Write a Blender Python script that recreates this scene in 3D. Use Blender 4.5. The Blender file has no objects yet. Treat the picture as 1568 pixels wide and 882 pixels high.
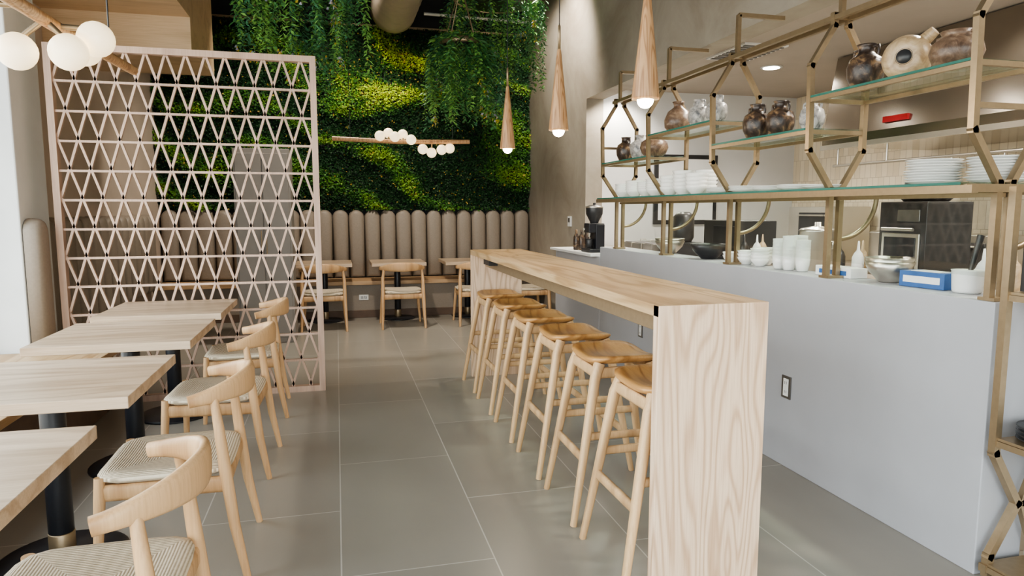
import bpy, math, random
from mathutils import Vector, Matrix, noise
random.seed(7)
H=1.42
bpy.context.scene.view_settings.view_transform='AgX'
bpy.context.scene.view_settings.look='AgX - Medium High Contrast'
# ------------------------------------------------------------ materials
def newmat(name):
    m=bpy.data.materials.new(name); m.use_nodes=True
    nt=m.node_tree; nt.nodes.clear()
    out=nt.nodes.new('ShaderNodeOutputMaterial'); b=nt.nodes.new('ShaderNodeBsdfPrincipled')
    nt.links.new(b.outputs[0],out.inputs[0])
    return m,nt,b,out
def N(nt,t,**k):
    n=nt.nodes.new(t)
    for a,v in k.items(): setattr(n,a,v)
    return n
def ramp(nt,stops,src):
    r=N(nt,'ShaderNodeValToRGB'); e=r.color_ramp.elements
    while len(e)<len(stops): e.new(0.5)
    for i,(p,c) in enumerate(stops):
        e[i].position=p; e[i].color=(*c,1)
    nt.links.new(src,r.inputs[0]); return r
def mapped(nt,scale=(1,1,1),rot=(0,0,0)):
    tc=N(nt,'ShaderNodeTexCoord'); mp=N(nt,'ShaderNodeMapping')
    mp.inputs['Scale'].default_value=scale; mp.inputs['Rotation'].default_value=rot
    nt.links.new(tc.outputs['Object'],mp.inputs[0]); return mp.outputs[0]
def bump(nt,b,src,strength=.2,dist=.01):
    bp=N(nt,'ShaderNodeBump'); bp.inputs['Strength'].default_value=strength; bp.inputs['Distance'].default_value=dist
    nt.links.new(src,bp.inputs['Height']); nt.links.new(bp.outputs[0],b.inputs['Normal'])
def noisetex(nt,vec,scale,detail=4,rough=.55,dist=0):
    n=N(nt,'ShaderNodeTexNoise'); n.inputs['Scale'].default_value=scale; n.inputs['Detail'].default_value=detail
    n.inputs['Roughness'].default_value=rough; n.inputs['Distortion'].default_value=dist
    nt.links.new(vec,n.inputs['Vector']); return n.outputs[0]
def mathn(nt,op,a,bv=None):
    m=N(nt,'ShaderNodeMath',operation=op)
    if hasattr(a,'links'): nt.links.new(a,m.inputs[0])
    else: m.inputs[0].default_value=a
    if bv is not None:
        if hasattr(bv,'links'): nt.links.new(bv,m.inputs[1])
        else: m.inputs[1].default_value=bv
    return m.outputs[0]
def mixc(nt,fac,a,b,mode='MIX'):
    m=N(nt,'ShaderNodeMix',data_type='RGBA',blend_type=mode)
    if hasattr(fac,'links'): nt.links.new(fac,m.inputs[0])
    else: m.inputs[0].default_value=fac
    for s,i in ((a,6),(b,7)):
        if hasattr(s,'links'): nt.links.new(s,m.inputs[i])
        else: m.inputs[i].default_value=(*s,1)
    return m.outputs[2]
def simple(name,col,rough=.5,metal=0,var=.12,nscale=8,bmp=0,emit=None,es=0):
    m,nt,b,o=newmat(name)
    v=mapped(nt)
    n=noisetex(nt,v,nscale)
    r=ramp(nt,[(.3,tuple(c*(1-var) for c in col)),(.7,tuple(min(1,c*(1+var)) for c in col))],n)
    nt.links.new(r.outputs[0],b.inputs['Base Color'])
    b.inputs['Roughness'].default_value=rough; b.inputs['Metallic'].default_value=metal
    if bmp: bump(nt,b,n,bmp)
    if emit:
        b.inputs['Emission Color'].default_value=(*emit,1); b.inputs['Emission Strength'].default_value=es
    return m
def wood(name,axis,light,dark,rings=9,scale=5,rough=.45,stretch=.13,planks=None):
    m,nt,b,o=newmat(name)
    s=[1,1,1]; s[axis]=stretch
    v=mapped(nt,tuple(s))
    n1=noisetex(nt,v,scale,2,.5,.4)
    w=mathn(nt,'SINE',mathn(nt,'MULTIPLY',n1,rings*6.28))
    w=mathn(nt,'ADD',mathn(nt,'MULTIPLY',w,.5),.5)
    w=mathn(nt,'POWER',w,2.5)
    s2=[1,1,1]; s2[axis]=.03
    v2=mapped(nt,tuple(s2))
    n2=noisetex(nt,v2,140,3,.6)
    c=mixc(nt,w,light,dark)
    f=ramp(nt,[(.35,(.78,.74,.68)),(.6,(1,1,1))],n2)
    c=mixc(nt,.55,c,f.outputs[0],'MULTIPLY')
    if planks is not None:
        sep=N(nt,'ShaderNodeSeparateXYZ'); tc=N(nt,'ShaderNodeTexCoord'); nt.links.new(tc.outputs['Object'],sep.inputs[0])
        q=mathn(nt,'FLOOR',mathn(nt,'MULTIPLY',sep.outputs[planks],11))
        wn=N(nt,'ShaderNodeTexWhiteNoise',noise_dimensions='1D'); nt.links.new(q,wn.inputs['W'])
        rr=ramp(nt,[(0,(.84,.82,.78)),(1,(1,1,1))],wn.outputs[0])
        c=mixc(nt,1,c,rr.outputs[0],'MULTIPLY')
    nt.links.new(c,b.inputs['Base Color']); b.inputs['Roughness'].default_value=rough
    bump(nt,b,n2,.08,.003)
    return m
M={}
M['wood_x']=wood('ash_wood_x',0,(.66,.45,.27),(.48,.30,.16),rings=6,planks=1)
M['wood_y']=wood('ash_wood_y',1,(.60,.42,.24),(.42,.265,.13),rings=6)
M['wood_z']=wood('ash_wood_z',2,(.80,.60,.43),(.60,.41,.27),rings=24,scale=3.2,stretch=.13)
M['table']=wood('table_wood',0,(.68,.53,.39),(.53,.39,.27),rings=6,planks=1,rough=.38)
M['chair']=wood('oak_chair_wood',2,(.64,.41,.22),(.46,.27,.13),rings=4)
M['stoolseat']=wood('stool_seat_wood',1,(.56,.31,.12),(.36,.175,.06),rings=7,rough=.3)
M['stool']=wood('stool_leg_wood',2,(.66,.44,.24),(.49,.31,.16),rings=4)
M['screen']=wood('screen_wood',2,(.60,.43,.335),(.50,.35,.27),rings=3)
M['soffit']=wood('soffit_plywood',0,(.70,.52,.33),(.60,.43,.26),rings=3)
M['cone']=wood('pendant_wood',2,(.55,.33,.17),(.36,.19,.09),rings=12,scale=14,stretch=.05)
M['black']=simple('black_powdercoat',(.015,.016,.02),.35)
M['brass']=simple('brushed_brass',(.36,.275,.175),.36,.7,.06,40)
M['brassdark']=simple('bronze_frame',(.36,.27,.17),.45,.6,.06,40)
M['steel']=simple('stainless_steel',(.62,.58,.52),.3,.9,.06,5)
M['hood']=simple('hood_stainless_steel',(.36,.32,.27),.2,.95,.08,3)
M['white']=simple('white_ceramic',(.80,.80,.77),.22,0,.03)
M['plastic']=simple('white_plastic',(.8,.8,.78),.4,0,.03)
M['darkgrey']=simple('dark_equipment',(.03,.03,.032),.35,0,.2)
M['greymetal']=simple('grey_plate_metal',(.22,.21,.2),.35,.8,.1)
M['vinyl']=simple('taupe_upholstery',(.28,.235,.19),.5,0,.06,60,.04)
M['fascia']=simple('bench_fascia',(.13,.085,.06),.6,0,.15)
M['halfwall']=simple('grey_microcement',(.42,.425,.45),.40,0,.05,2,.02)
M['whitewall']=simple('white_paint',(.66,.655,.64),.6,0,.03,2)
M['ceil_dark']=simple('dark_ceiling_paint',(.018,.02,.022),.8)
M['ceil_light']=simple('kitchen_ceiling_tile',(.42,.37,.32),.7,0,.04,3)
M['duct']=simple('painted_duct',(.50,.42,.34),.5,0,.08)
M['column']=simple('column_plaster',(.70,.71,.70),.7,0,.05,3,.05)
M['cabinet']=simple('taupe_laminate',(.26,.235,.21),.5,0,.05,3)
M['beige']=simple('beige_plaster',(.52,.43,.355),.7,0,.08,2,.05)
M['globe']=simple('opal_globe',(1,.9,.75),.3,0,.02,emit=(1,.76,.42),es=1.35)
M['bulb']=simple('lit_bulb',(1,.9,.8),.3,0,.02,emit=(1,.86,.68),es=20)
M['led']=simple('downlight_lens',(1,1,1),.3,0,.02,emit=(1,.95,.88),es=22)
M['red']=simple('red_label',(.35,.015,.02),.4)
M['blue']=simple('blue_box',(.04,.12,.32),.5,0,.2)
# concrete
m,nt,b,o=newmat('concrete_plaster'); v=mapped(nt)
n=noisetex(nt,v,1.1,8,.65,.6); r=ramp(nt,[(.3,(.24,.20,.155)),(.5,(.33,.29,.235)),(.72,(.41,.37,.31))],n)
nt.links.new(r.outputs[0],b.inputs['Base Color']); b.inputs['Roughness'].default_value=.65; bump(nt,b,n,.15,.02); M['concrete']=m
# floor tile
m,nt,b,o=newmat('floor_porcelain_tile')
tc=N(nt,'ShaderNodeTexCoord'); sp=N(nt,'ShaderNodeSeparateXYZ'); nt.links.new(tc.outputs['Object'],sp.inputs[0])
cb=N(nt,'ShaderNodeCombineXYZ'); nt.links.new(mathn(nt,'ADD',sp.outputs[1],-.76+12.2),cb.inputs[0]); nt.links.new(mathn(nt,'ADD',sp.outputs[0],.02+12.2),cb.inputs[1])
bk=N(nt,'ShaderNodeTexBrick'); nt.links.new(cb.outputs[0],bk.inputs[0]); bk.offset=.5
for k,vv in (('Scale',1),('Mortar Size',.003),('Mortar Smooth',.1),('Brick Width',1.22),('Row Height',.61),('Bias',0)): bk.inputs[k].default_value=vv
bk.inputs['Color1'].default_value=(.270,.250,.216,1); bk.inputs['Color2'].default_value=(.315,.293,.255,1); bk.inputs['Mortar'].default_value=(.50,.475,.43,1)
n=noisetex(nt,mapped(nt,(1.3,.6,1)),1.4,5,.5,.4)
r=ramp(nt,[(.25,(.91,.91,.915)),(.5,(1,1,1)),(.75,(1.09,1.085,1.075))],n)
c=mixc(nt,1,bk.outputs[0],r.outputs[0],'MULTIPLY'); nt.links.new(c,b.inputs['Base Color'])
b.inputs['Roughness'].default_value=.28
bump(nt,b,bk.outputs['Fac'],-.2,.002); M['floor']=m
# wall tile
def tile(name,ax):
    m,nt,b,o=newmat(name)
    tc=N(nt,'ShaderNodeTexCoord'); sp=N(nt,'ShaderNodeSeparateXYZ'); nt.links.new(tc.outputs['Object'],sp.inputs[0])
    cb=N(nt,'ShaderNodeCombineXYZ'); nt.links.new(mathn(nt,'ADD',sp.outputs[ax],10),cb.inputs[0]); nt.links.new(sp.outputs[2],cb.inputs[1])
    bk=N(nt,'ShaderNodeTexBrick'); nt.links.new(cb.outputs[0],bk.inputs[0]); bk.offset=.5
    for k,vv in (('Scale',1),('Mortar Size',.003),('Brick Width',.075),('Row Height',.25)): bk.inputs[k].default_value=vv
    bk.inputs['Color1'].default_value=(.68,.58,.42,1); bk.inputs['Color2'].default_value=(.82,.73,.57,1); bk.inputs['Mortar'].default_value=(.52,.44,.33,1)
    nt.links.new(bk.outputs[0],b.inputs['Base Color']); b.inputs['Roughness'].default_value=.22
    bump(nt,b,bk.outputs['Fac'],-.3,.003); return m
M['tile_y']=tile('cream_tile_y',1); M['tile_x']=tile('cream_tile_x',0)
# woven
m,nt,b,o=newmat('woven_paper_cord')
tc=N(nt,'ShaderNodeTexCoord'); sp=N(nt,'ShaderNodeSeparateXYZ'); nt.links.new(tc.outputs['Object'],sp.inputs[0])
mx=mathn(nt,'MAXIMUM',mathn(nt,'ABSOLUTE',sp.outputs[0]),mathn(nt,'ABSOLUTE',sp.outputs[1]))
s=mathn(nt,'SINE',mathn(nt,'MULTIPLY',mx,700)); s=mathn(nt,'ADD',mathn(nt,'MULTIPLY',s,.5),.5)
n=noisetex(nt,mapped(nt),90,3)
s2=mathn(nt,'ADD',mathn(nt,'MULTIPLY',s,.65),mathn(nt,'MULTIPLY',n,.45))
r=ramp(nt,[(.1,(.34,.27,.185)),(.5,(.66,.56,.42)),(.95,(.86,.76,.60))],s2)
nt.links.new(r.outputs[0],b.inputs['Base Color']); b.inputs['Roughness'].default_value=.8; bump(nt,b,s,.6,.004); M['woven']=m
# glass
def glass(name,tint):
    m,nt,b,o=newmat(name); nt.nodes.remove(b)
    t=N(nt,'ShaderNodeBsdfTransparent'); t.inputs[0].default_value=(*tint,1)
    g=N(nt,'ShaderNodeBsdfGlossy'); g.inputs['Roughness'].default_value=.03
    f=N(nt,'ShaderNodeLayerWeight'); 
    fc=mathn(nt,'ADD',mathn(nt,'MULTIPLY',mathn(nt,'POWER',f.outputs['Facing'],5),.7),.04)
    mx=N(nt,'ShaderNodeMixShader'); nt.links.new(fc,mx.inputs[0]); nt.links.new(t.outputs[0],mx.inputs[1]); nt.links.new(g.outputs[0],mx.inputs[2])
    nt.links.new(mx.outputs[0],o.inputs[0]); return m
M['glass']=glass('clear_glass',(.95,.97,.96)); M['glassedge']=glass('green_shelf_glass',(.78,.88,.84))
M['glassrim']=simple('glass_polished_edge',(.05,.16,.13),.15)
# glazed pottery
def pottery(name,c1,c2,c3):
    m,nt,b,o=newmat(name); n=noisetex(nt,mapped(nt),14,6,.65,1.5)
    r=ramp(nt,[(.35,c1),(.5,c2),(.66,c3)],n); nt.links.new(r.outputs[0],b.inputs['Base Color']); b.inputs['Roughness'].default_value=.3
    bump(nt,b,n,.3,.01); return m
M['pot_dark']=pottery('dark_glazed_clay',(.02,.017,.017),(.06,.04,.03),(.28,.18,.10))
M['pot_brown']=pottery('brown_glazed_clay',(.08,.05,.035),(.17,.11,.075),(.31,.22,.15))
M['pot_white']=pottery('speckled_white_clay',(.10,.10,.11),(.40,.38,.36),(.58,.56,.53))
M['pot_tan']=pottery('tan_clay',(.34,.23,.13),(.48,.35,.21),(.56,.43,.29))
m,nt,b,o=newmat('leaf_foliage'); at=N(nt,'ShaderNodeAttribute'); at.attribute_name='leafcol'
nt.links.new(at.outputs['Color'],b.inputs['Base Color']); b.inputs['Roughness'].default_value=.55; M['leaf']=m

# ------------------------------------------------------------ mesh builder
class MB:
    def __init__(s): s.v=[];s.f=[];s.m=[];s.s=[];s.mats=[]
    def mi(s,k):
        if k not in s.mats: s.mats.append(k)
        return s.mats.index(k)
    def add(s,vs,fs,k,sm=False):
        o=len(s.v); i=s.mi(k); s.v+= [tuple(x) for x in vs]
        for f in fs: s.f.append([o+j for j in f]); s.m.append(i); s.s.append(sm)
    def box(s,a,b,k):
        x0,x1=sorted((a[0],b[0]));y0,y1=sorted((a[1],b[1]));z0,z1=sorted((a[2],b[2]))
        s.add([(x0,y0,z0),(x1,y0,z0),(x1,y1,z0),(x0,y1,z0),(x0,y0,z1),(x1,y0,z1),(x1,y1,z1),(x0,y1,z1)],
          [(0,3,2,1),(4,5,6,7),(0,1,5,4),(1,2,6,5),(2,3,7,6),(3,0,4,7)],k)
    def tube(s,pts,rad,k,n=12,sq=2.0,up=None,cap=True,closed=False):
        pts=[Vector(p) for p in pts]; 
        if not isinstance(rad,(list,)): rad=[rad]*len(pts)
        rings=[];last=None; P=len(pts)
        for i,p in enumerate(pts):
            if closed: t=pts[(i+1)%P]-pts[i-1]
            else: t=pts[min(i+1,P-1)]-pts[max(i-1,0)]
            t.normalize()
            if up is not None: ref=Vector(up)
            elif last is not None: ref=last
            else: ref=Vector((0,0,1)) if abs(t.z)<.9 else Vector((0,1,0))
            if abs(ref.dot(t))>.999: ref=Vector((1,0,0))
            sd=t.cross(ref).normalized(); u=sd.cross(t).normalized(); last=u
            r=rad[i]; ra,rb=(r if isinstance(r,tuple) else (r,r))
            ring=[]
            for j in range(n):
                a=2*math.pi*(j+.5)/n; c,si=math.cos(a),math.sin(a)
                e=2.0/sq
                cc=math.copysign(abs(c)**e,c); ss=math.copysign(abs(si)**e,si)
                ring.append(p+sd*cc*ra+u*ss*rb)
            rings.append(ring)
        vs=[q for r in rings for q in r]; fs=[]
        rng=P if closed else P-1
        for i in range(rng):
            i2=(i+1)%P
            for j in range(n):
                j2=(j+1)%n; fs.append((i*n+j,i*n+j2,i2*n+j2,i2*n+j))
        s.add(vs,fs,k,n>4)
        if cap and not closed:
            s.add(rings[0],[tuple(range(n-1,-1,-1))],k); s.add(rings[-1],[tuple(range(n))],k)
    def bar(s,a,b,w,k,h=None):
        a=Vector(a);b=Vector(b); s.tube([a,b],(w/2*1.414,(h or w)/2*1.414),k,n=4)
    def poly(s,pts,w,k):
        for a,b in zip(pts[:-1],pts[1:]):
            a=Vector(a);b=Vector(b);d=(b-a).normalized()*w*.45
            s.bar(a-d,b+d,w,k)
    def lathe(s,prof,c,k,n=24,axis=2):
        vs=[];P=len(prof)
        for r,z in prof:
            for j in range(n):
                a=2*math.pi*j/n; q=(r*math.cos(a),r*math.sin(a),z)
                if axis==0: q=(q[2],q[0],q[1])
                if axis==1: q=(q[1],q[2],q[0])
                vs.append((c[0]+q[0],c[1]+q[1],c[2]+q[2]))
        fs=[(i*n+j,i*n+(j+1)%n,(i+1)*n+(j+1)%n,(i+1)*n+j) for i in range(P-1) for j in range(n)]
        fs.append(tuple(range(n-1,-1,-1))); fs.append(tuple((P-1)*n+j for j in range(n)))
        s.add(vs,fs,k,True)
    def sphere(s,c,r,k,n=20,sz=1):
        s.lathe([(max(r*math.sin(math.pi*i/12),1e-4),-r*sz*math.cos(math.pi*i/12)) for i in range(13)],c,k,n)
    def slab(s,cx,cy,hx,hy,zt,th,k,p=4.0,sad=None,nr=8,na=40,crown=0):
        vs=[];fs=[]
        for side in (0,1):
            for i in range(nr+1):
                r=i/nr
                for j in range(na):
                    a=2*math.pi*j/na;c,si=math.cos(a),math.sin(a)
                    q=(abs(c)**p+abs(si)**p)**(-1/p)
                    x=r*q*c; y=r*q*si
                    z=(sad(x,y) if sad else 0)
                    e=max(0,r-.85)/.15; rd=th*.35*(1-math.sqrt(max(0,1-e*e)))
                    zz=zt+z+(crown*(1-r*r))-rd if side==0 else zt+z-th+rd
                    vs.append((cx+x*hx,cy+y*hy,zz))
        R=(nr+1)*na
        for side in (0,1):
            o=side*R
            for i in range(nr):
                for j in range(na):
                    j2=(j+1)%na; f=(o+i*na+j,o+(i+1)*na+j,o+(i+1)*na+j2,o+i*na+j2)
                    fs.append(f if side==0 else f[::-1])
        for j in range(na):
            j2=(j+1)%na; fs.append((nr*na+j,R+nr*na+j,R+nr*na+j2,nr*na+j2))
        s.add(vs,fs,k,True)
    def mesh(s,name):
        me=bpy.data.meshes.new(name); me.from_pydata(s.v,[],s.f)
        for k in s.mats: me.materials.append(M[k])
        me.polygons.foreach_set('material_index',s.m); me.polygons.foreach_set('use_smooth',s.s); me.update(); return me
    def obj(s,name,bev=0,loc=(0,0,0),rz=0):
        me=s.mesh(name); return place(me,name,loc,rz,bev)
def place(me,name,loc=(0,0,0),rz=0,bev=0,sc=1):
    o=bpy.data.objects.new(name,me); bpy.context.collection.objects.link(o); o.location=loc; o.rotation_euler=(0,0,rz); o.scale=(sc,)*3
    if bev:
        b=o.modifiers.new('bevel','BEVEL'); b.width=bev; b.segments=2; b.limit_method='ANGLE'; b.angle_limit=math.radians(50)
    return o
def boxobj(name,a,b,k,bev=0):
    q=MB(); q.box(a,b,k); return q.obj(name,bev)

# ------------------------------------------------------------ room shell
YB=9.7; XR=2.72; YK=7.3; YN=-2.5; XK=5.4; ZC=4.4
boxobj('floor',(-2.6,YN-.1,-.1),(XK+.1,YB+.1,0),'floor')
boxobj('ceiling',(-2.6,YN-.1,ZC),(XK+.1,YB+.1,ZC+.1),'ceil_dark')
boxobj('wall_back',(-2.6,YB,0),(XR+.2,YB+.1,ZC),'ceil_dark')
boxobj('wall_right_concrete',(XR,YK,0),(XR+.2,YB,ZC),'concrete')
boxobj('wall_right_header',(XR,YN,2.64),(XR+.2,YK,ZC),'concrete')
boxobj('wall_kitchen_far',(XR+.2,YK,0),(XK+.1,YK+.1,ZC),'whitewall')
boxobj('wall_kitchen_back',(XK,YN,0),(XK+.1,YK,ZC),'tile_y')
boxobj('ceiling_kitchen',(XR+.2,YN,2.75),(XK,YK,2.83),'ceil_light')
boxobj('wall_half',(2.375,2.0,0),(2.60,5.97,1.075),'halfwall',.004)
boxobj('wall_half_low',(2.375,5.975,0),(2.60,YK,.98),'halfwall',.004)
boxobj('wall_right_near',(2.62,YN,0),(2.72,2.0,1.06),'whitewall')
boxobj('wall_left',(-2.6,5.76,0),(-2.2,YB,ZC),'beige')
boxobj('wall_column_left',(-2.6,5.26,0),(-2.05,5.75,ZC),'column',.01)
boxobj('wall_left_upper',(-2.6,YN,3.2),(-2.3,5.26,ZC),'column')
q=MB()
for y in (YN,-.6,1.35,3.3,5.16): q.box((-2.42,y,0),(-2.34,y+.09,3.2),'black')
q.box((-2.42,YN,0),(-2.34,5.25,.12),'black'); q.box((-2.42,YN,3.1),(-2.34,5.25,3.2),'black'); q.box((-2.42,YN,2.3),(-2.34,5.25,2.36),'black')
q.box((-2.385,YN,.1),(-2.375,5.2,3.12),'glass')
q.obj('window_1')
q=MB()
boxobj('wall_front_upper',(-2.3,YN-.1,3.2),(XR,YN,ZC),'column')
for x in (-2.3,-1.1,.2,1.5,2.6): q.box((x,YN-.06,0),(x+.09,YN,3.2),'black')
q.box((-2.3,YN-.06,0),(XR,YN,.12),'black'); q.box((-2.3,YN-.06,3.1),(XR,YN,3.2),'black'); q.box((-2.2,YN-.035,.1),(2.65,YN-.025,3.12),'glass')
q.obj('window_2')
boxobj('wall_kitchen_front',(XR,YN-.1,0),(XK+.1,YN,ZC),'whitewall')
# wooden soffit
q=MB(); q.box((-2.2,6.3,2.72),(-1.12,7.4,2.99),'soffit'); q.box((-2.2,4.4,2.99),(-1.12,7.4,ZC),'soffit'); q.obj('ceiling_soffit')

# ------------------------------------------------------------ green wall
def leafmesh(name,items,cols,mat='leaf'):
    vs=[];fs=[];cl=[]
    for (p,d,n,l,w),c in zip(items,cols):
        sd=d.cross(n).normalized()*w
        o=len(vs); m1=p+d*l*.5
        vs+= [p,m1+sd+n*l*.08,p+d*l,m1-sd+n*l*.08]
        fs.append((o,o+1,o+2,o+3)); cl+= [(*c,1)]*4
    me=bpy.data.meshes.new(name); me.from_pydata(vs,[],fs); me.materials.append(M[mat])
    at=me.color_attributes.new('leafcol','FLOAT_COLOR','POINT')
    at.data.foreach_set('color',[x for c in cl for x in c]); me.update(); return me
items=[];cols=[]
random.seed(3)
x0,x1,z0,z1=-2.19,2.71,1.42,3.85
for i in range(78000):
    x=random.uniform(x0,x1); z=random.uniform(z0,z1)
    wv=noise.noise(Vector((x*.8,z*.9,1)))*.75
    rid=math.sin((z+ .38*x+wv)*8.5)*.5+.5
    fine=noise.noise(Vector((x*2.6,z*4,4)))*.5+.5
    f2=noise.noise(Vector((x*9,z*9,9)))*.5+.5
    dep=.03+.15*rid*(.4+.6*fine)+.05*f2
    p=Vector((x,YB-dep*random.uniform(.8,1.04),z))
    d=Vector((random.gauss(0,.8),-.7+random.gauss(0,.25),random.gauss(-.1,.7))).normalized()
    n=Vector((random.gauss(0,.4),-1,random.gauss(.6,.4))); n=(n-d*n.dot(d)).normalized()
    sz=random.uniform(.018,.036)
    ga=math.exp(-(((x-.70)/.70)**2+((z-3.25)/.42)**2))  # spotlight pool painted in: leaves get brighter and limer around this centre
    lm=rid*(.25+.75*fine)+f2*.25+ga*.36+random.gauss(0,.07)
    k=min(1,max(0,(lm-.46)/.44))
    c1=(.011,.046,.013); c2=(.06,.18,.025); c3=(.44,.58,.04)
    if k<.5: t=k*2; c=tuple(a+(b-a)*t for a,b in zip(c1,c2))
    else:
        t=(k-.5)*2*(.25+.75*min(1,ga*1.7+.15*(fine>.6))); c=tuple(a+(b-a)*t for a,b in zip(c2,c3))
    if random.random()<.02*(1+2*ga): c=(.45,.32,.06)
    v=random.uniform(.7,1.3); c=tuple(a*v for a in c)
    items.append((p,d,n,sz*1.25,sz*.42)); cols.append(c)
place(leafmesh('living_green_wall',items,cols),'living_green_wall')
q=MB(); q.box((x0,YB-.06,z1),(x1,YB-.003,z1+.03),'brassdark'); q.obj('trim_green_wall')

# hanging planters
def planter(name,cx,cy,cz,R,lens,nst,ztop,sp=1.0,wide=.09,dark=1,lsc=1):
    items=[];cols=[]
    for i in range(nst):
        a=random.uniform(0,6.283); rr=R*random.uniform(.55,1.1)
        p=Vector((cx+rr*math.cos(a),cy+rr*math.sin(a),cz+.03)); ln=random.uniform(*lens)
        out=Vector((math.cos(a),math.sin(a),0)); n=int(ln/.013); drift=Vector((random.gauss(0,.05),random.gauss(0,.05),0))
        tint=random.choice([(.07,.21,.07),(.05,.16,.08),(.14,.31,.07),(.04,.14,.04),(.19,.38,.09)])
        lw=random.choice([.010,.014,.006]); ll=random.choice([.05,.07,.10]) 
        for j in range(n):
            t=j/n
            b=p+out*(wide*math.sin(min(1,t*3)*1.57))+Vector((0,0,-ln*t+ (.06*math.sin(min(1,t*6)*3.14))))+drift*t
            ang=j*2.4+random.random(); d=Vector((math.cos(ang),math.sin(ang),random.uniform(-1.1,.1))).normalized()
            nn=Vector((random.gauss(0,.3),random.gauss(0,.3),1)); nn=(nn-d*nn.dot(d)).normalized()
            v=random.uniform(.6,1.4)*dark; items.append((b,d,nn,lsc*ll*random.uniform(.6,1.1)*(1-.4*t),lw*lsc)); cols.append(tuple(c*v for c in tint))
        if random.random()<.12*sp:
            for j in range(14):
                b=p+out*wide+Vector((random.gauss(0,.015),random.gauss(0,.015),-ln*.9-random.random()*.08)); d=Vector((random.gauss(0,1),random.gauss(0,1),-1)).normalized()
                nn=Vector((1,0,.5)); nn=(nn-d*nn.dot(d)).normalized(); items.append((b,d,nn,.035,.012)); cols.append(random.choice([(.5,.35,.05),(.42,.42,.55),(.5,.42,.06)]))
    root=bpy.data.objects.new(name,None); bpy.context.collection.objects.link(root)
    fo=place(leafmesh(name+'_mesh',items,cols),'foliage'); fo.parent=root
    q=MB()
    ring=[(cx+R*math.cos(t*.2618),cy+R*math.sin(t*.2618),cz) for t in range(24)]
    q.tube(ring,(.012,.03),'brass',n=8,closed=True,up=(0,0,1))
    q.lathe([(R*.9,-.03),(R*.9,-.02)],(cx,cy,cz),'darkgrey')
    top=cz+min(.55,ZC-cz-.05)
    for t in range(4):
        a=t*1.5708+.5; q.tube([(cx+R*math.cos(a),cy+R*math.sin(a),cz),(cx,cy,top)],.005,'brass',n=6)
    q.tube([(cx,cy,top),(cx,cy,ZC)],.006,'brass',n=6); q.lathe([(.05,-.03),(.05,0)],(cx,cy,ZC),'darkgrey',12)
    o=q.obj('planter_ring'); o.parent=root
planter('hanging_planter',-.22,6.1,3.42,.42,(.35,.95),130,ZC,dark=1.25)
planter('hanging_planter',1.22,6.75,3.02,.20,(.35,.85),100,ZC,wide=.12,dark=1.05,lsc=1.2)
planter('hanging_planter',1.80,7.7,3.75,.48,(.4,1.1),95,ZC,dark=1.1)

# duct & pipes
q=MB()
pr=[(.27+(.012 if i%2 else 0),i*.12) for i in range(20)]
q.lathe(pr,(.76,6.7,3.9),'duct',28,axis=1); q.obj('air_duct')
q=MB(); q.tube([(-2.1,8.2,4.28),(2.7,8.2,4.28)],.03,'darkgrey'); q.tube([(-.9,3,3.95),(-.9,9.5,3.95)],.025,'duct'); q.tube([(1.2,9.4,4.0),(2.7,9.4,3.98)],.02,'plastic')
for y in (4,6,8): q.tube([(-.9,y,3.95),(-.9,y,ZC)],.008,'darkgrey',n=6)
q.obj('ceiling_pipes')

# ------------------------------------------------------------ lattice screen
q=MB(); Y=5.5; xa,xb,za,zb=-1.92,-.12,0.0,2.56; fw=.045
q.box((xa,Y-.03,za),(xa+fw,Y+.03,zb),'screen'); q.box((xb-fw,Y-.03,za),(xb,Y+.03,zb),'screen')
q.box((xa+fw,Y-.03,zb-fw),(xb-fw,Y+.03,zb),'screen'); q.box((xa+fw,Y-.03,za),(xb-fw,Y+.03,za+fw),'screen')
nr=12; zi0=za+fw; zi1=zb-fw; rh=(zi1-zi0)/nr; npd=13; p=(xb-xa-2*fw)/npd; X0=xa+fw; X1=xb-fw
for r in range(1,nr): q.box((X0,Y-.014,zi0+r*rh-.008),(X1,Y+.014,zi0+r*rh+.008),'screen')
slope=2*rh/p
zph=zi1-rh*.90
for sg in (1,-1):
    for k in range(-40,60):
        xs=X0+k*p
        za_,zb_=zi0,zi1
        xA=xs+sg*(za_-zph)/slope; xB=xs+sg*(zb_-zph)/slope
        if (xA<X0 and xB<X0) or (xA>X1 and xB>X1): continue
        t0,t1=0.0,1.0; dx=xB-xA
        for lim,s_ in ((X0,1),(X1,-1)):
            t=(lim-xA)/dx
            if (dx*s_)>0: t0=max(t0,t)
            else: t1=min(t1,t)
        if t1-t0<.01: continue
        a=(xA+dx*t0,Y,za_+(zb_-za_)*t0); b2=(xA+dx*t1,Y,za_+(zb_-za_)*t1)
        q.tube([a,b2],(.0082*1.414,.011*1.414),'screen',n=4,up=(0,1,0),cap=False)
q.obj('lattice_screen')

# ------------------------------------------------------------ bar counter
q=MB(); bx0,bx1,by0,by1,bz=1.085,1.525,2.165,5.66,1.085
q.box((bx0,by0+.0005,bz-.042),(bx1,by1,bz),'wood_y'); q.box((bx0,by0,0),(bx1,by0+.042,bz-.0005),'wood_z'); q.box((bx0,by1-.042,0),(bx1,by1,bz-.042),'wood_z')
q.box((bx0+.12,by0+.042,bz-.14),(bx0+.15,by1-.042,bz-.042),'brassdark'); q.box((bx1-.15,by0+.042,bz-.14),(bx1-.12,by1-.042,bz-.042),'brassdark')
q.box((bx0+.05,by1-.5,bz-.10),(bx0+.12,by1-.3,bz-.042),'darkgrey')
q.obj('bar_counter',.002)

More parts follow.
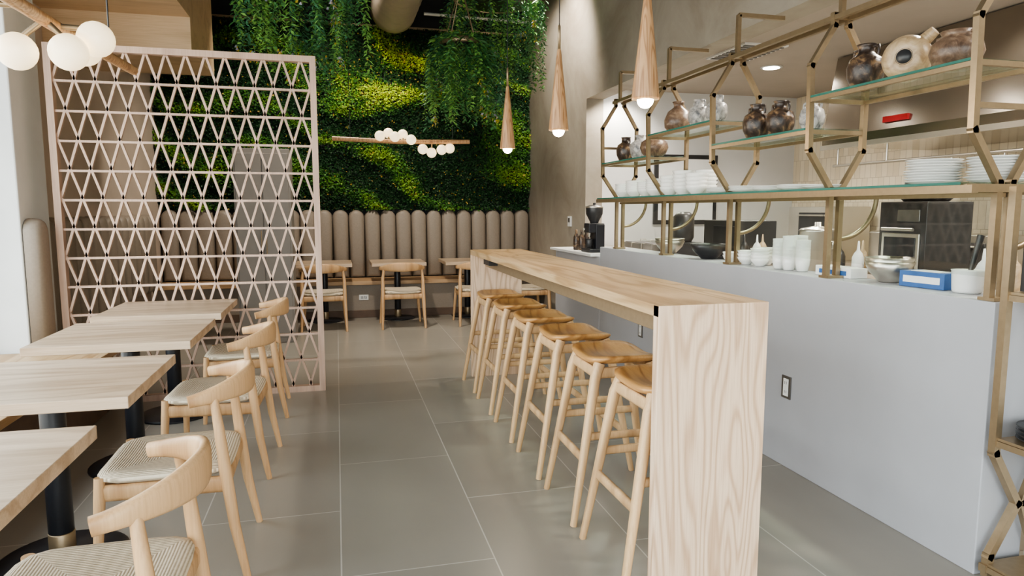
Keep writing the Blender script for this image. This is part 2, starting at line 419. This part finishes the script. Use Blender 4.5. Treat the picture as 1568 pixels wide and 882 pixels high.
# stools
q=MB()
sad=lambda x,y: .024*(y*y)-.012*(1-x*x)*(1-y*y)
q.slab(0,0,.168,.198,.748,.034,'stoolseat',p=5,sad=sad)
for sx in (-1,1):
    for sy in (-1,1):
        q.tube([(sx*.125,sy*.145,.725),(sx*.15,sy*.16,.66),(sx*.265,sy*.215,0)],[(.024,.026),(.022,.025),(.014,.015)],'stool',n=12,sq=3)
def lp(sx,sy,z):
    t=(.66-z)/.66; return (sx*(.15+.115*t),sy*(.16+.055*t),z)
for sx,zz in ((-1,.30),(1,.22)): q.tube([lp(sx,-1,zz),lp(sx,1,zz)],(.012,.022),'stool',n=8,sq=3)
for sy in (-1,1): q.tube([lp(-1,sy,.40),lp(1,sy,.40)],(.011,.018),'stool',n=8,sq=3)
for sy in (-1,1): q.tube([lp(-1,sy,.685),lp(1,sy,.685)],(.012,.026),'stool',n=8,sq=3)
for sx in (-1,1): q.tube([lp(sx,-1,.685),lp(sx,1,.685)],(.012,.026),'stool',n=8,sq=3)
sm=q.mesh('bar_stool')
for y in (2.45,2.99,3.55,4.14,4.73,5.32): place(sm,'bar_stool',(1.265,y,0),random.uniform(-.03,.03))

# ------------------------------------------------------------ dining chair (front = -X)
q=MB()
q.slab(-.01,0,.235,.245,.455,.045,'woven',p=6,sad=lambda x,y:-.012*(1-x*x)*(1-y*y)+.008*y*y)
for sy in (-1,1):
    q.tube([(-.222,sy*.215,.445),(-.225,sy*.22,.36),(-.245,sy*.25,0)],[.018,.020,.013],'chair',n=12)
    q.tube([(.275,sy*.255,0),(.235,sy*.245,.22),(.212,sy*.24,.42),(.195,sy*.238,.60),(.18,sy*.222,.715)],[.0135,.020,.0225,.019,.015],'chair',n=12)
    q.tube([(-.222,sy*.215,.385),(.212,sy*.235,.385)],(.012,.032),'chair',n=8,sq=3)
for x,w in ((-.222,.215),(.212,.235)): q.tube([(x,-w,.385),(x,w,.385)],(.012,.032),'chair',n=8,sq=3)
pts=[];rad=[]
for i in range(25):
    t=-1+2*i/24; a=t*1.36
    x=.045+.245*math.cos(a); y=.262*math.sin(a)
    c=math.cos(t*1.5708); pts.append((x,y,.715+.030*c)); hh=.022+.033*max(0,c)**1.5
    rad.append((.020-.004*c,hh))
q.tube(pts,rad,'chair',n=14,sq=3,up=(0,0,1))
cm=q.mesh('dining_chair')
for y,r in ((1.9,0),(2.92,.02),(3.96,-.03),(5.04,.04)): place(cm,'dining_chair',(-.65,y,0),r)
for x in (-.17,.75,1.68): place(cm,'dining_chair',(x,8.40,0),-math.pi/2)
place(cm,'dining_chair',(2.32,8.35,0),-math.pi/2)

# tables
q=MB(); 
q.box((-.38,-.375,.712),(.38,.375,.755),'table')
q.lathe([(.046,.12),(.046,.712)],(0,0,0),'black'); q.lathe([(.048,.025),(.048,.12)],(0,0,0),'brass'); q.lathe([(.24,0),(.24,.012),(.22,.022),(.05,.028)],(0,0,0),'black',36)
q.box((-.2,-.03,.695),(.2,.03,.712),'black'); q.box((-.03,-.2,.695),(.03,.2,.712),'black')
tm=q.mesh('dining_table')
for y in (1.94,3.02,4.10,5.07): place(tm,'dining_table',(-1.12,y,0),0,.003)
for x in (-.17,.75,1.68,2.36): 
    place(tm,'dining_table',(x,8.98,0),0,.003,1.0).scale=(.9,.9,1)

# ------------------------------------------------------------ banquettes
q=MB(); q.box((-2.3,-1.0,.405),(-1.53,5.24,.45),'wood_y'); q.box((-2.3,-1.0,.0),(-1.60,5.24,.405),'fascia'); q.box((-2.04,5.24,0),(-1.60,5.44,.405),'fascia'); q.box((-2.04,5.24,.405),(-1.53,5.44,.45),'wood_y'); q.obj('banquette_bench',.004)
q=MB(); q.box((-2.18,YB-.62,.44),(XR-.01,YB-.13,.49),'wood_x'); q.box((-2.18,YB-.55,0),(XR-.01,YB-.13,.44),'vinyl'); q.box((-2.18,YB-.57,.0),(XR-.01,YB-.55,.10),'fascia')
q.obj('banquette_bench',.004)
def channels(name,a,b,z0,z1,w,th,axis,base):
    q=MB(); n=int(round((b-a)/w)); w=(b-a)/n
    for i in range(n):
        c=a+(i+.5)*w; hw=w/2
        prof=[(-hw,z0)]+[(-hw,z1-hw)]+[(-hw*math.cos(t*math.pi/12),z1-hw+hw*math.sin(t*math.pi/12)) for t in range(1,12)]+[(hw,z1-hw),(hw,z0)]
        vs=[];fs=[];m=len(prof)
        levels=[(1,0),(1,.35),(.93,.72),(.78,.92),(.5,1.0)]
        cz=(z0+z1)/2
        for s,d in levels:
            for (u,z) in prof:
                uu=u*s; ins=hw*(1-s); zz=z-ins if z>cz else z+ins
                pt=(c+uu,base-th*d,zz) if axis=='x' else (base+th*d,c+uu,zz)
                vs.append(pt)
        for l in range(len(levels)-1):
            for j in range(m):
                j2=(j+1)%m; fs.append((l*m+j,l*m+j2,(l+1)*m+j2,(l+1)*m+j))
        fs.append(tuple((len(levels)-1)*m+j for j in range(m)))
        q.add(vs,fs,'vinyl',True)
    q.obj(name)
channels('channel_tufted_backrest',-2.18,XR-.01,.49,1.42,.215,.14,'x',YB-.005)
channels('channel_tufted_backrest',5.27,5.46,.455,1.36,.20,.10,'y',-2.045)
channels('channel_tufted_backrest',5.78,9.0,.455,1.36,.215,.10,'y',-2.195)

# cabinet behind screen
q=MB(); q.box((-1.02,7.6,0.0),(-.46,8.05,2.05),'cabinet'); q.box((-1.0,7.585,.06),(-.745,7.6,2.0),'cabinet'); q.box((-.735,7.585,.06),(-.48,7.6,2.0),'cabinet'); q.box((-.77,7.57,.95),(-.76,7.585,1.2),'brass'); q.box((-.72,7.57,.95),(-.71,7.585,1.2),'brass'); q.obj('storage_cabinet',.004)

# ------------------------------------------------------------ pendants
q=MB()
q.lathe([(.058,0),(.059,.01),(.012,.46),(.009,.47)],(0,0,0),'cone',28); q.lathe([(.009,.47),(.008,.60),(.003,.61)],(0,0,0),'brass',12)
q.tube([(0,0,.60),(0,0,ZC-1.89)],.003,'darkgrey',n=6)
q.sphere((0,0,-.002),.036,'bulb'); q.lathe([(.055,-.001),(.055,.004)],(0,0,0),'brass'); q.lathe([(.05,ZC-1.89-.03),(.05,ZC-1.89)],(0,0,0),'black',16)
pm=q.mesh('cone_pendant_lamp')
for y in (2.77,3.96,5.22): place(pm,'cone_pendant_lamp',(1.30,y,1.89))
# branch chandeliers
q=MB()
q.tube([(-.85,1.75,1.99),(-.85,2.6,2.0),(-.85,3.42,2.03)],.02,'cone')
for (x,y,z) in ((-1.02,2.32,1.975),(-.93,2.46,1.90),(-.79,2.46,1.905),(-.735,2.54,1.965),(-.82,2.70,1.965),(-1.03,2.2,2.06)):
    q.sphere((x,y,z),.056,'globe'); q.tube([(x,y,z+.03),(-.85,y,2.0)],.009,'brass',n=8)
for y in (2.0,3.1): q.tube([(-.85,y,2.0),(-.85,y,ZC)],.003,'darkgrey',n=6)
q.obj('branch_chandelier')
q=MB()
q.tube([(-.02,6.9,2.10),(.62,6.88,2.08),(1.32,6.9,2.10)],.022,'cone')
for i,(x,y,z) in enumerate(((.43,6.84,2.13),(.52,6.96,2.17),(.57,6.80,2.12),(.66,6.95,2.16),(.73,6.84,2.10),(.84,6.82,2.01),(.94,6.92,1.985),(1.03,6.84,2.01),(1.12,6.9,2.03))):
    q.sphere((x,y,z),.050,'globe',16); q.tube([(x,y,z),(x,6.9,2.08)],.008,'brass',n=8)
for x in (.15,1.15): q.tube([(x,6.9,2.1),(x,6.9,ZC)],.003,'darkgrey',n=6)
q.obj('branch_chandelier')

# ------------------------------------------------------------ brass rack on half wall
q=MB(); W=.026; ys=[2.05,2.95,3.85,4.75,5.65]
zA,zB,zC_,zD=1.52,1.71,2.115,2.31
for y in ys:
    q.poly([(2.40,y,1.076),(2.40,y,zA),(2.265,y,zB),(2.255,y,zC_),(2.375,y,zD),(2.375,y,2.36)],W,'brass')
    q.poly([(2.46,y,1.076),(2.46,y,zA),(2.575,y,zB),(2.575,y,zC_),(2.455,y,zD),(2.455,y,2.36)],W,'brass')
    q.bar((2.36,y,2.355),(2.47,y,2.355),W,'brass')
    q.bar((2.415,y,2.35),(2.415,y,2.60),.024,'brass')
    q.bar((2.415,y,2.60),(2.73,y,2.60),.024,'brass')
    q.bar((2.24,y,1.50),(2.72,y,1.50),.03,'brass')
    q.bar((2.26,y,1.80),(2.575,y,1.80),.02,'brass'); q.bar((2.26,y,1.95),(2.575,y,1.95),.02,'brass')
    pts=[(2.46+.22*math.sin(t*.157),y,1.27+.215*(1-math.cos(t*.157))) for t in range(11)]
    q.tube(pts,.012,'brass',n=8)
    q.box((2.385,y-.035,1.076),(2.475,y+.035,1.088),'brass')
for x in (2.24,2.72): q.bar((x,ys[0]-.05,1.495),(x,5.70,1.495),.03,'brass')
for x in (2.375,2.455): q.bar((x,ys[0]-.1,2.345),(x,5.70,2.345),.024,'brass')
for i in range(4):
    z=(1.95,1.80)[i%2]; y0,y1=ys[i],ys[i+1]
    for x in (2.26,2.575): q.bar((x,y0,z),(x,y1,z),.018,'brass')
    q.box((2.25,y0+.015,z+.010),(2.585,y1-.015,z+.020),'glassedge'); q.box((2.247,y0+.015,z+.010),(2.25,y1-.015,z+.020),'glassrim')
q.box((2.255,2.05,1.511),(2.71,5.68,1.521),'glassedge'); q.box((2.225,2.05,1.511),(2.228,5.68,1.521),'glassrim'); q.box((2.228,2.05,1.511),(2.255,5.68,1.521),'glassedge')
q.box((2.43,2.07,1.16),(2.438,5.63,1.48),'glass')
for y0,y1 in zip(ys[:-1],ys[1:]): q.bar((2.434,y0,1.475),(2.434,y1,1.475),.016,'brass')
q.obj('brass_shelf_rack')
# near floor rack
q=MB()
for y in (1.955,1.1):
    q.poly([(2.385,y,.03),(2.385,y,.10),(2.50,y,.30),(2.372,y,.51),(2.372,y,1.49)],.028,'brass'); 
    q.poly([(2.60,y,.03),(2.60,y,.10),(2.52,y,.30),(2.60,y,.51),(2.60,y,1.49)],.022,'brass')
    q.bar((2.36,y,.55),(2.61,y,.55),.022,'brass'); q.bar((2.36,y,.055),(2.61,y,.055),.03,'brass')
for z in (.55,.055,1.1): 
    for x in (2.375,2.60): q.bar((x,1.1,z),(x,1.955,z),.022,'brass')
    q.box((2.37,1.11,z+.012),(2.605,1.945,z+.022),'brass')
for k,(z) in enumerate((.575,.59,.605,.62)): q.lathe([(.07,0),(.105,.010),(.103,.013),(.07,.005)],(2.49,1.84-.0*k,z),'darkgrey')
q.box((2.40,1.72,1.125),(2.58,1.93,1.30),'darkgrey')
q.obj('brass_floor_rack')

# jars
def jar(name,x,y,z,prof,k,ears=0,sc=1):
    q=MB(); pr=[(r*sc,h*sc) for r,h in prof]; r,h=pr[-1]; pr+=[(r*.82,h),(r*.78,h-.02*sc),(.002,h-.03*sc)]
    q.lathe(pr,(0,0,0),k,28)
    if ears:
        for sx in (-1,1):
            q.tube([(0,sx*r*1.0,h*.93),(0,sx*(r+.028)*1.05,h*.92),(0,sx*(r+.034),h*.80),(0,sx*(r+.03),h*.72)],.007,k,n=8)
    q.obj(name,0,(x,y,z))
tall=[(.045,0),(.055,.01),(.078,.06),(.082,.105),(.07,.145),(.042,.165),(.034,.175),(.036,.20),(.044,.21)]
squat=[(.05,0),(.085,.03),(.10,.07),(.09,.11),(.06,.13),(.055,.14),(.064,.155)]
zl,zh=1.823,1.973
jar('glazed_clay_jug',2.42,2.78,zh,tall,'pot_dark',1,1.0)
jar('glazed_clay_pot',2.42,2.29,zh,squat,'pot_brown',1,.98)
jar('glazed_clay_jug',2.40,3.60,zl,tall,'pot_dark',1,.98)
jar('glazed_clay_jug',2.43,3.42,zl,tall,'pot_dark',1,.95)
jar('speckled_vase',2.42,3.14,zl,tall,'pot_white',1,.78)
jar('clay_vase',2.42,4.60,zh,[(.06,0),(.095,.04),(.10,.09),(.075,.15),(.035,.18),(.03,.2),(.045,.22)],'pot_brown',0,1.0)
jar('speckled_vase',2.43,4.32,zh,tall,'pot_white',1,.92); jar('speckled_vase',2.42,4.08,zh,tall,'pot_white',1,.88)
jar('glazed_clay_jug',2.42,5.52,zl,tall,'pot_dark',1,1.0); jar('speckled_vase',2.42,5.25,zl,tall,'pot_white',0,.95); jar('clay_vase',2.42,4.98,zl,squat,'pot_brown',0,1.1)
q=MB()
q.lathe([(.034,-.052),(.05,-.058),(.078,-.045),(.097,-.01),(.098,.03),(.08,.065),(.03,.08),(.001,.08)],(0,0,.097),'pot_tan',32,axis=0)
q.lathe([(.002,-.035),(.030,-.036),(.0345,-.0525),(.0335,-.0535),(.029,-.040),(.002,-.039)],(0,0,.097),'darkgrey',32,axis=0)  # dark lining and mouth disc paint the shade inside the hollow pot
q.lathe([(.030,-.0545),(.0302,-.0540)],(0,0,.097),'darkgrey',32,axis=0)
q.tube([(.02,-.05,.16),(.01,-.10,.20)],[.03,.022],'pot_tan')
q.obj('clay_ring_pot',0,(2.41,2.53,zh),.6)

# crockery
def stack(name,x,y,z,prof,dz,n,k='white',jit=.0):
    q=MB()
    for i in range(n): q.lathe(prof,(random.uniform(-jit,jit),random.uniform(-jit,jit),i*dz),k,24)
    q.obj(name,0,(x,y,z))
plate=[(.06,0),(.065,.002),(.105,.014),(.108,.016),(.104,.017),(.062,.006),(.001,.005)]
bowl=[(.03,0),(.035,.004),(.065,.035),(.078,.065),(.074,.066),(.06,.036),(.001,.012)]
cup=[(.024,0),(.03,.004),(.037,.035),(.04,.075),(.037,.076),(.033,.035),(.001,.01)]
zs=1.522
for y,n in ((5.5,4),(5.28,5),(5.06,4),(4.90,5)): stack('bowl_stack',2.40,y,zs,bowl,.017,n)
for x,y,n in ((2.38,4.62,4),(2.50,4.55,4),(2.38,4.42,5),(2.50,4.32,5),(2.38,4.24,4)): stack('bowl_stack',x,y,zs,bowl,.026,n)
for y,n in ((4.0,4),(3.74,4),(3.5,3),(3.26,3),(3.05,2)): stack('plate_stack',2.44,y,zs,plate,.008,n)
stack('plate_stack',2.44,2.38,zs,plate,.011,9,jit=.010); stack('plate_stack',2.53,2.17,zs,plate,.011,9,jit=.010)
for x,y,n in ((2.50,3.47,6),(2.50,3.38,7),(2.52,3.29,6),(2.60,3.42,7)): stack('cup_stack',x,y,1.076,cup,.020,n)
for x,y,n in ((2.50,3.80,3),(2.50,3.66,4),(2.60,3.74,4),(2.50,3.97,2)): stack('small_bowl_stack',x,y,1.076,[(r*.75,h*.75) for r,h in bowl],.02,n)
stack('black_mixing_bowl',2.54,4.32,1.076,[(r*1.7,h*1.6) for r,h in bowl],.02,1,'darkgrey')
stack('steel_mixing_bowl',2.55,2.70,1.076,[(r*1.4,h*1.5) for r,h in bowl],.02,2,'steel')
stack('steel_mixing_bowl',2.56,4.95,1.076,[(r*1.5,h*1.5) for r,h in bowl],.02,2,'steel')
q=MB(); q.box((-.05,-.11,0),(.07,.11,.07),'blue'); q.box((-.052,-.09,.02),(-.05,.09,.05),'plastic'); q.box((-.03,-.07,.07),(.05,.07,.072),'plastic'); q.obj('wrap_box',.003,(2.55,2.47,1.076),.1)
q=MB(); q.box((-.05,-.13,0),(.05,.13,.05),'plastic'); q.box((-.052,-.1,.012),(-.05,.1,.035),'blue'); q.obj('wrap_box',.003,(2.53,3.0,1.076),.0)
q=MB(); q.lathe([(.05,0),(.055,.01),(.06,.09),(.063,.095)],(0,0,0),'plastic'); q.tube([(0,0,.05),(.03,-.02,.24)],[.008,.014],'darkgrey'); q.obj('utensil_container',0,(2.54,2.27,1.076))
# squeeze bottles and pan inserts on the prep counter
q=MB()
for i,(x,y) in enumerate(((2.72,3.1),(2.80,3.16),(2.72,3.24),(2.74,4.05),(2.83,4.12),(2.74,4.2),(2.72,2.36),(2.82,2.30))):
    q.lathe([(.026,0),(.03,.01),(.03,.14),(.02,.165),(.008,.18),(.004,.23)],(x,y,1.022),('plastic','pot_tan','darkgrey')[i%3],16)
q.obj('squeeze_bottles')
q=MB()
for i in range(3):
    y=5.60+i*.22; q.box((2.72,y,1.022),(3.05,y+.19,1.11),'steel'); q.box((2.735,y+.015,1.11),(3.035,y+.175,1.116),'greymetal'); q.tube([(2.86,y+.095,1.116),(2.86,y+.095,1.135),(2.92,y+.095,1.135),(2.92,y+.095,1.116)],.005,'steel',n=6)
q.obj('steel_food_pans',.004)
# inner counter
q=MB(); q.box((2.61,2.05,.98),(3.2,7.2,1.02),'steel'); q.box((2.63,2.1,0),(3.15,7.15,.98),'steel'); q.obj('kitchen_prep_counter',.003)
q=MB(); q.box((4.62,-1,.86),(5.36,7.2,.90),'steel'); q.box((4.7,-1,0),(5.36,7.2,.86),'steel')
for y in (0,1,2,3,4,5,6): q.box((4.69,y+.03,.1),(4.70,y+.97,.8),'steel'); q.box((4.67,y+.3,.72),(4.69,y+.7,.74),'darkgrey')
q.obj('kitchen_back_counter',.003)
def oven(y,w,h,x=4.85,k='steel'):
    q=MB(); q.box((x,y,.90),(5.3,y+w,.90+h),k); q.box((x-.01,y+.05,.94),(x,y+w-.18,.9+h-.06),'darkgrey')
    q.tube([(x-.035,y+.08,.9+h-.09),(x-.035,y+w-.2,.9+h-.09)],.01,'steel',n=8)
    for i in range(3): q.lathe([(.018,0),(.018,.03)],(x-.03,y+w-.09,.98+i*.07),'plastic',12,axis=0)
    q.obj('countertop_oven',.006)
oven(4.15,.62,.32); oven(5.9,.7,.55)
def pot(name,x,y,z,r,h):
    q=MB(); q.lathe([(r*.96,0),(r,.01),(r,h),(r*1.03,h+.006),(r*.9,h+.02),(.02,h+.035),(.02,h+.06)],(0,0,0),'steel',28)
    for s in (-1,1): q.tube([(0,s*r,h*.75),(0,s*(r+.035),h*.78),(0,s*(r+.035),h*.62),(0,s*r,h*.6)],.007,'steel',n=8)
    q.obj(name,0,(x,y,z))
pot('stock_pot',5.0,3.1,.90,.16,.26); pot('stock_pot',5.0,3.6,.90,.13,.18); pot('stock_pot',5.0,5.3,.90,.18,.3); pot('stock_pot',2.95,3.72,1.022,.11,.26); pot('stock_pot',5.0,2.5,.90,.14,.2)
q=MB(); q.box((2.80,2.75,1.022),(3.08,3.05,1.46),'darkgrey'); q.box((2.795,2.79,1.36),(2.80,2.93,1.42),'greymetal'); q.box((2.79,2.78,1.06),(2.80,3.02,1.30),'steel'); q.box((2.785,2.80,1.08),(2.79,3.0,1.28),'black'); q.tube([(2.77,2.80,1.32),(2.77,3.0,1.32)],.009,'steel',n=8); q.lathe([(.10,0),(.12,.02),(.10,.10),(.03,.12)],(2.94,2.9,1.46),'darkgrey'); q.obj('rice_cooker_machine',.01)
q=MB(); q.box((2.80,4.35,1.022),(3.1,4.85,1.34),'darkgrey'); q.box((2.79,4.4,1.07),(2.80,4.7,1.30),'black'); q.obj('microwave_oven',.01)
q=MB(); q.box((2.8,5.3,1.022),(3.05,5.5,1.14),'darkgrey'); q.lathe([(.07,.12),(.09,.16),(.09,.34),(.05,.38)],(2.92,5.4,1.02),'darkgrey'); q.obj('coffee_grinder',.006)
# range hood
q=MB()
q.box((4.2,.5,1.97),(5.38,5.3,2.05),'hood'); 
vs=[(4.2,.5,2.05),(4.2,5.3,2.05),(4.32,5.3,2.74),(4.32,.5,2.74),(5.38,.5,2.05),(5.38,5.3,2.05),(5.38,5.3,2.74),(5.38,.5,2.74)]
q.add(vs,[(0,3,2,1),(1,2,6,5),(0,4,7,3),(3,7,6,2)],'hood'); 
q.box((4.18,.5,1.94),(4.21,5.3,1.98),'steel')
q.box((4.19,4.36,2.10),(4.215,4.60,2.145),'red')
q.obj('range_hood')
q=MB(); q.box((3.55,YK-.03,1.25),(4.35,YK-.001,2.05),'darkgrey'); q.box((3.6,YK-.035,1.3),(4.3,YK-.03,2.0),'plastic'); q.obj('window_3')
q=MB(); q.tube([(4.25,.6,1.80),(4.25,5.2,1.80)],.012,'steel'); 
for y in (.7,2,3.3,4.6,5.15): q.tube([(4.25,y,1.80),(4.25,y,1.965)],.008,'steel',n=8)
for y in (2.2,2.5,3.0,3.6,4.0): q.tube([(4.25,y,1.79),(4.25,y,1.62)],.006,'steel',n=6); q.lathe([(.01,0),(.05,.02),(.05,.05)],(4.25,y,1.57),'steel',16)
q.obj('hood_utensil_rail')
# downlights
q=MB()
DL=[(3.05,y) for y in (1.6,2.8,4.0,4.62,5.84,7.05)]+[(4.0,y) for y in (1.2,3.4,5.8)]
for x,y in DL: q.lathe([(.10,-.006),(.10,0)],(x,y,2.749),'plastic',24); q.lathe([(.075,-.010),(.075,-.004)],(x,y,2.749),'led',24)
q.obj('recessed_downlights')
q=MB(); q.box((3.2,5.0,2.735),(3.6,5.6,2.749),'plastic')
for i in range(9): q.box((3.22,5.03+i*.062,2.728),(3.58,5.06+i*.062,2.735),'greymetal')
q.obj('ceiling_air_vent')
def outlet(name,x,y,z,ax='x'):
    q=MB()
    if ax=='x':
        q.box((x-.006,y-.038,z-.062),(x,y+.038,z+.062),'greymetal'); q.box((x-.009,y-.02,z-.048),(x-.006,y+.02,z+.048),'plastic')
        for s in (-.025,.025): q.box((x-.0095,y-.008,z+s-.008),(x-.009,y-.005,z+s+.008),'black'); q.box((x-.0095,y+.005,z+s-.008),(x-.009,y+.008,z+s+.008),'black')
    else:
        q.box((x-.06,y-.006,z-.035),(x+.06,y,z+.035),'plastic'); q.box((x-.04,y-.008,z-.018),(x-.005,y-.006,z+.018),'greymetal'); q.box((x+.005,y-.008,z-.018),(x+.04,y-.006,z+.018),'greymetal')
    q.obj(name,.001)
outlet('wall_outlet',2.374,3.18,.45); outlet('wall_outlet',2.374,5.05,.45); outlet('bench_outlet',.32,YB-.551,.27,'y')
q=MB(); q.box((XR-.02,7.75,1.22),(XR-.001,7.85,1.34),'plastic'); q.box((XR-.022,7.77,1.27),(XR-.02,7.83,1.32),'greymetal'); q.obj('wall_thermostat',.003)
q=MB(); q.box((2.30,6.02,.98),(2.605,YK-.02,1.005),'plastic'); q.obj('service_ledge',.003)
# tall black coffee grinder with a clear bean hopper
q=MB()
q.box((-.09,-.12,0),(.09,.12,.035),'black'); q.box((-.01,-.08,.035),(.08,.08,.27),'black')
q.box((-.08,-.07,.19),(.08,.07,.28),'black'); q.lathe([(.028,0),(.036,.012),(.036,.08),(.03,.09)],(-.05,0,.04),'darkgrey',20)
q.lathe([(.014,0),(.02,.03),(.03,.05)],(-.05,0,.145),'steel',16)
q.lathe([(.04,0),(.045,.02),(.082,.09),(.085,.16),(.06,.175),(.015,.18),(.015,.20)],(0,0,.28),'darkgrey',24)
q.lathe([(.087,.15),(.087,.165)],(0,0,.28),'steel',24); q.lathe([(.014,0),(.014,.02)],(-.10,.04,.22),'steel',12,axis=0)
q.obj('coffee_grinder',.004,(2.45,6.32,1.006))
q=MB()
for dx,dy in ((0,0),(.07,.05),(-.02,.10)): q.lathe([(.028,0),(.032,.01),(.032,.13),(.012,.17),(.012,.21)],(dx,dy,0),'pot_dark',14)
q.obj('condiment_bottles',0,(2.43,6.62,1.006))

# ------------------------------------------------------------ lights
w=bpy.data.worlds.new('World'); bpy.context.scene.world=w; w.use_nodes=True
nt=w.node_tree; bg=nt.nodes['Background']; 
tc=N(nt,'ShaderNodeTexCoord'); sp=N(nt,'ShaderNodeSeparateXYZ'); nt.links.new(tc.outputs['Generated'],sp.inputs[0])
r=ramp(nt,[(.0,(.34,.335,.325)),(.48,(.46,.46,.46)),(.55,(.97,.98,.99)),(1,(.78,.88,1.0))],mathn(nt,'ADD',mathn(nt,'MULTIPLY',sp.outputs[2],.5),.5))
nt.links.new(r.outputs[0],bg.inputs[0]); bg.inputs[1].default_value=9.3
def portal(name,loc,rot,sx,sy):
    l=bpy.data.lights.new(name,'AREA'); l.shape='RECTANGLE'; l.size=sx; l.size_y=sy
    l.cycles.is_portal=True
    o=bpy.data.objects.new(name,l); bpy.context.collection.objects.link(o); o.location=loc; o.rotation_euler=rot
portal('window_portal_left',(-2.46,1.3,1.6),(0,-math.pi/2,0),3.2,7.8)
portal('window_portal_front',(.2,YN-.15,1.6),(math.pi/2,0,0),5.0,3.2)
def spot(loc,e,col=(1,.92,.80),ang=120,r=.07,rot=(0,0,0)):
    l=bpy.data.lights.new('downlight_or_fill_spot','SPOT'); l.energy=e; l.color=col; l.spot_size=math.radians(ang); l.spot_blend=.6; l.shadow_soft_size=r
    o=bpy.data.objects.new('downlight_or_fill_spot',l); bpy.context.collection.objects.link(o); o.location=loc; o.rotation_euler=rot
for x,y in DL: spot((x,y,2.73),135,ang=140)
for x in (-1.3,.1,2.2): spot((x,7.3,ZC-.15),430,(1,.91,.79),110,.12,(math.radians(28),0,0))  # added fill spots without fixtures, brighten the back of the room
spot((.75,8.35,ZC-.2),300,(1,.97,.80),62,.06,(math.radians(50),0,0))
for y in (2.77,3.96,5.22):
    l=bpy.data.lights.new('pendant_glow','POINT'); l.energy=8; l.color=(1,.83,.6); l.shadow_soft_size=.04
    o=bpy.data.objects.new('pendant_glow',l); bpy.context.collection.objects.link(o); o.location=(1.30,y,1.80)

# ------------------------------------------------------------ camera
cam=bpy.data.cameras.new('Camera'); cam.lens=24.0; cam.sensor_width=36; cam.clip_start=.05
co=bpy.data.objects.new('Camera',cam); bpy.context.collection.objects.link(co); bpy.context.scene.camera=co
psi=math.radians(14.35); th=math.radians(6.55)
F=Vector((math.sin(psi)*math.cos(th),math.cos(psi)*math.cos(th),-math.sin(th)))
R=Vector((math.cos(psi),-math.sin(psi),0)); U=R.cross(F)
mt=Matrix((R,U,-F)).transposed().to_4x4(); mt.translation=Vector((0,0,H)); co.matrix_world=mt
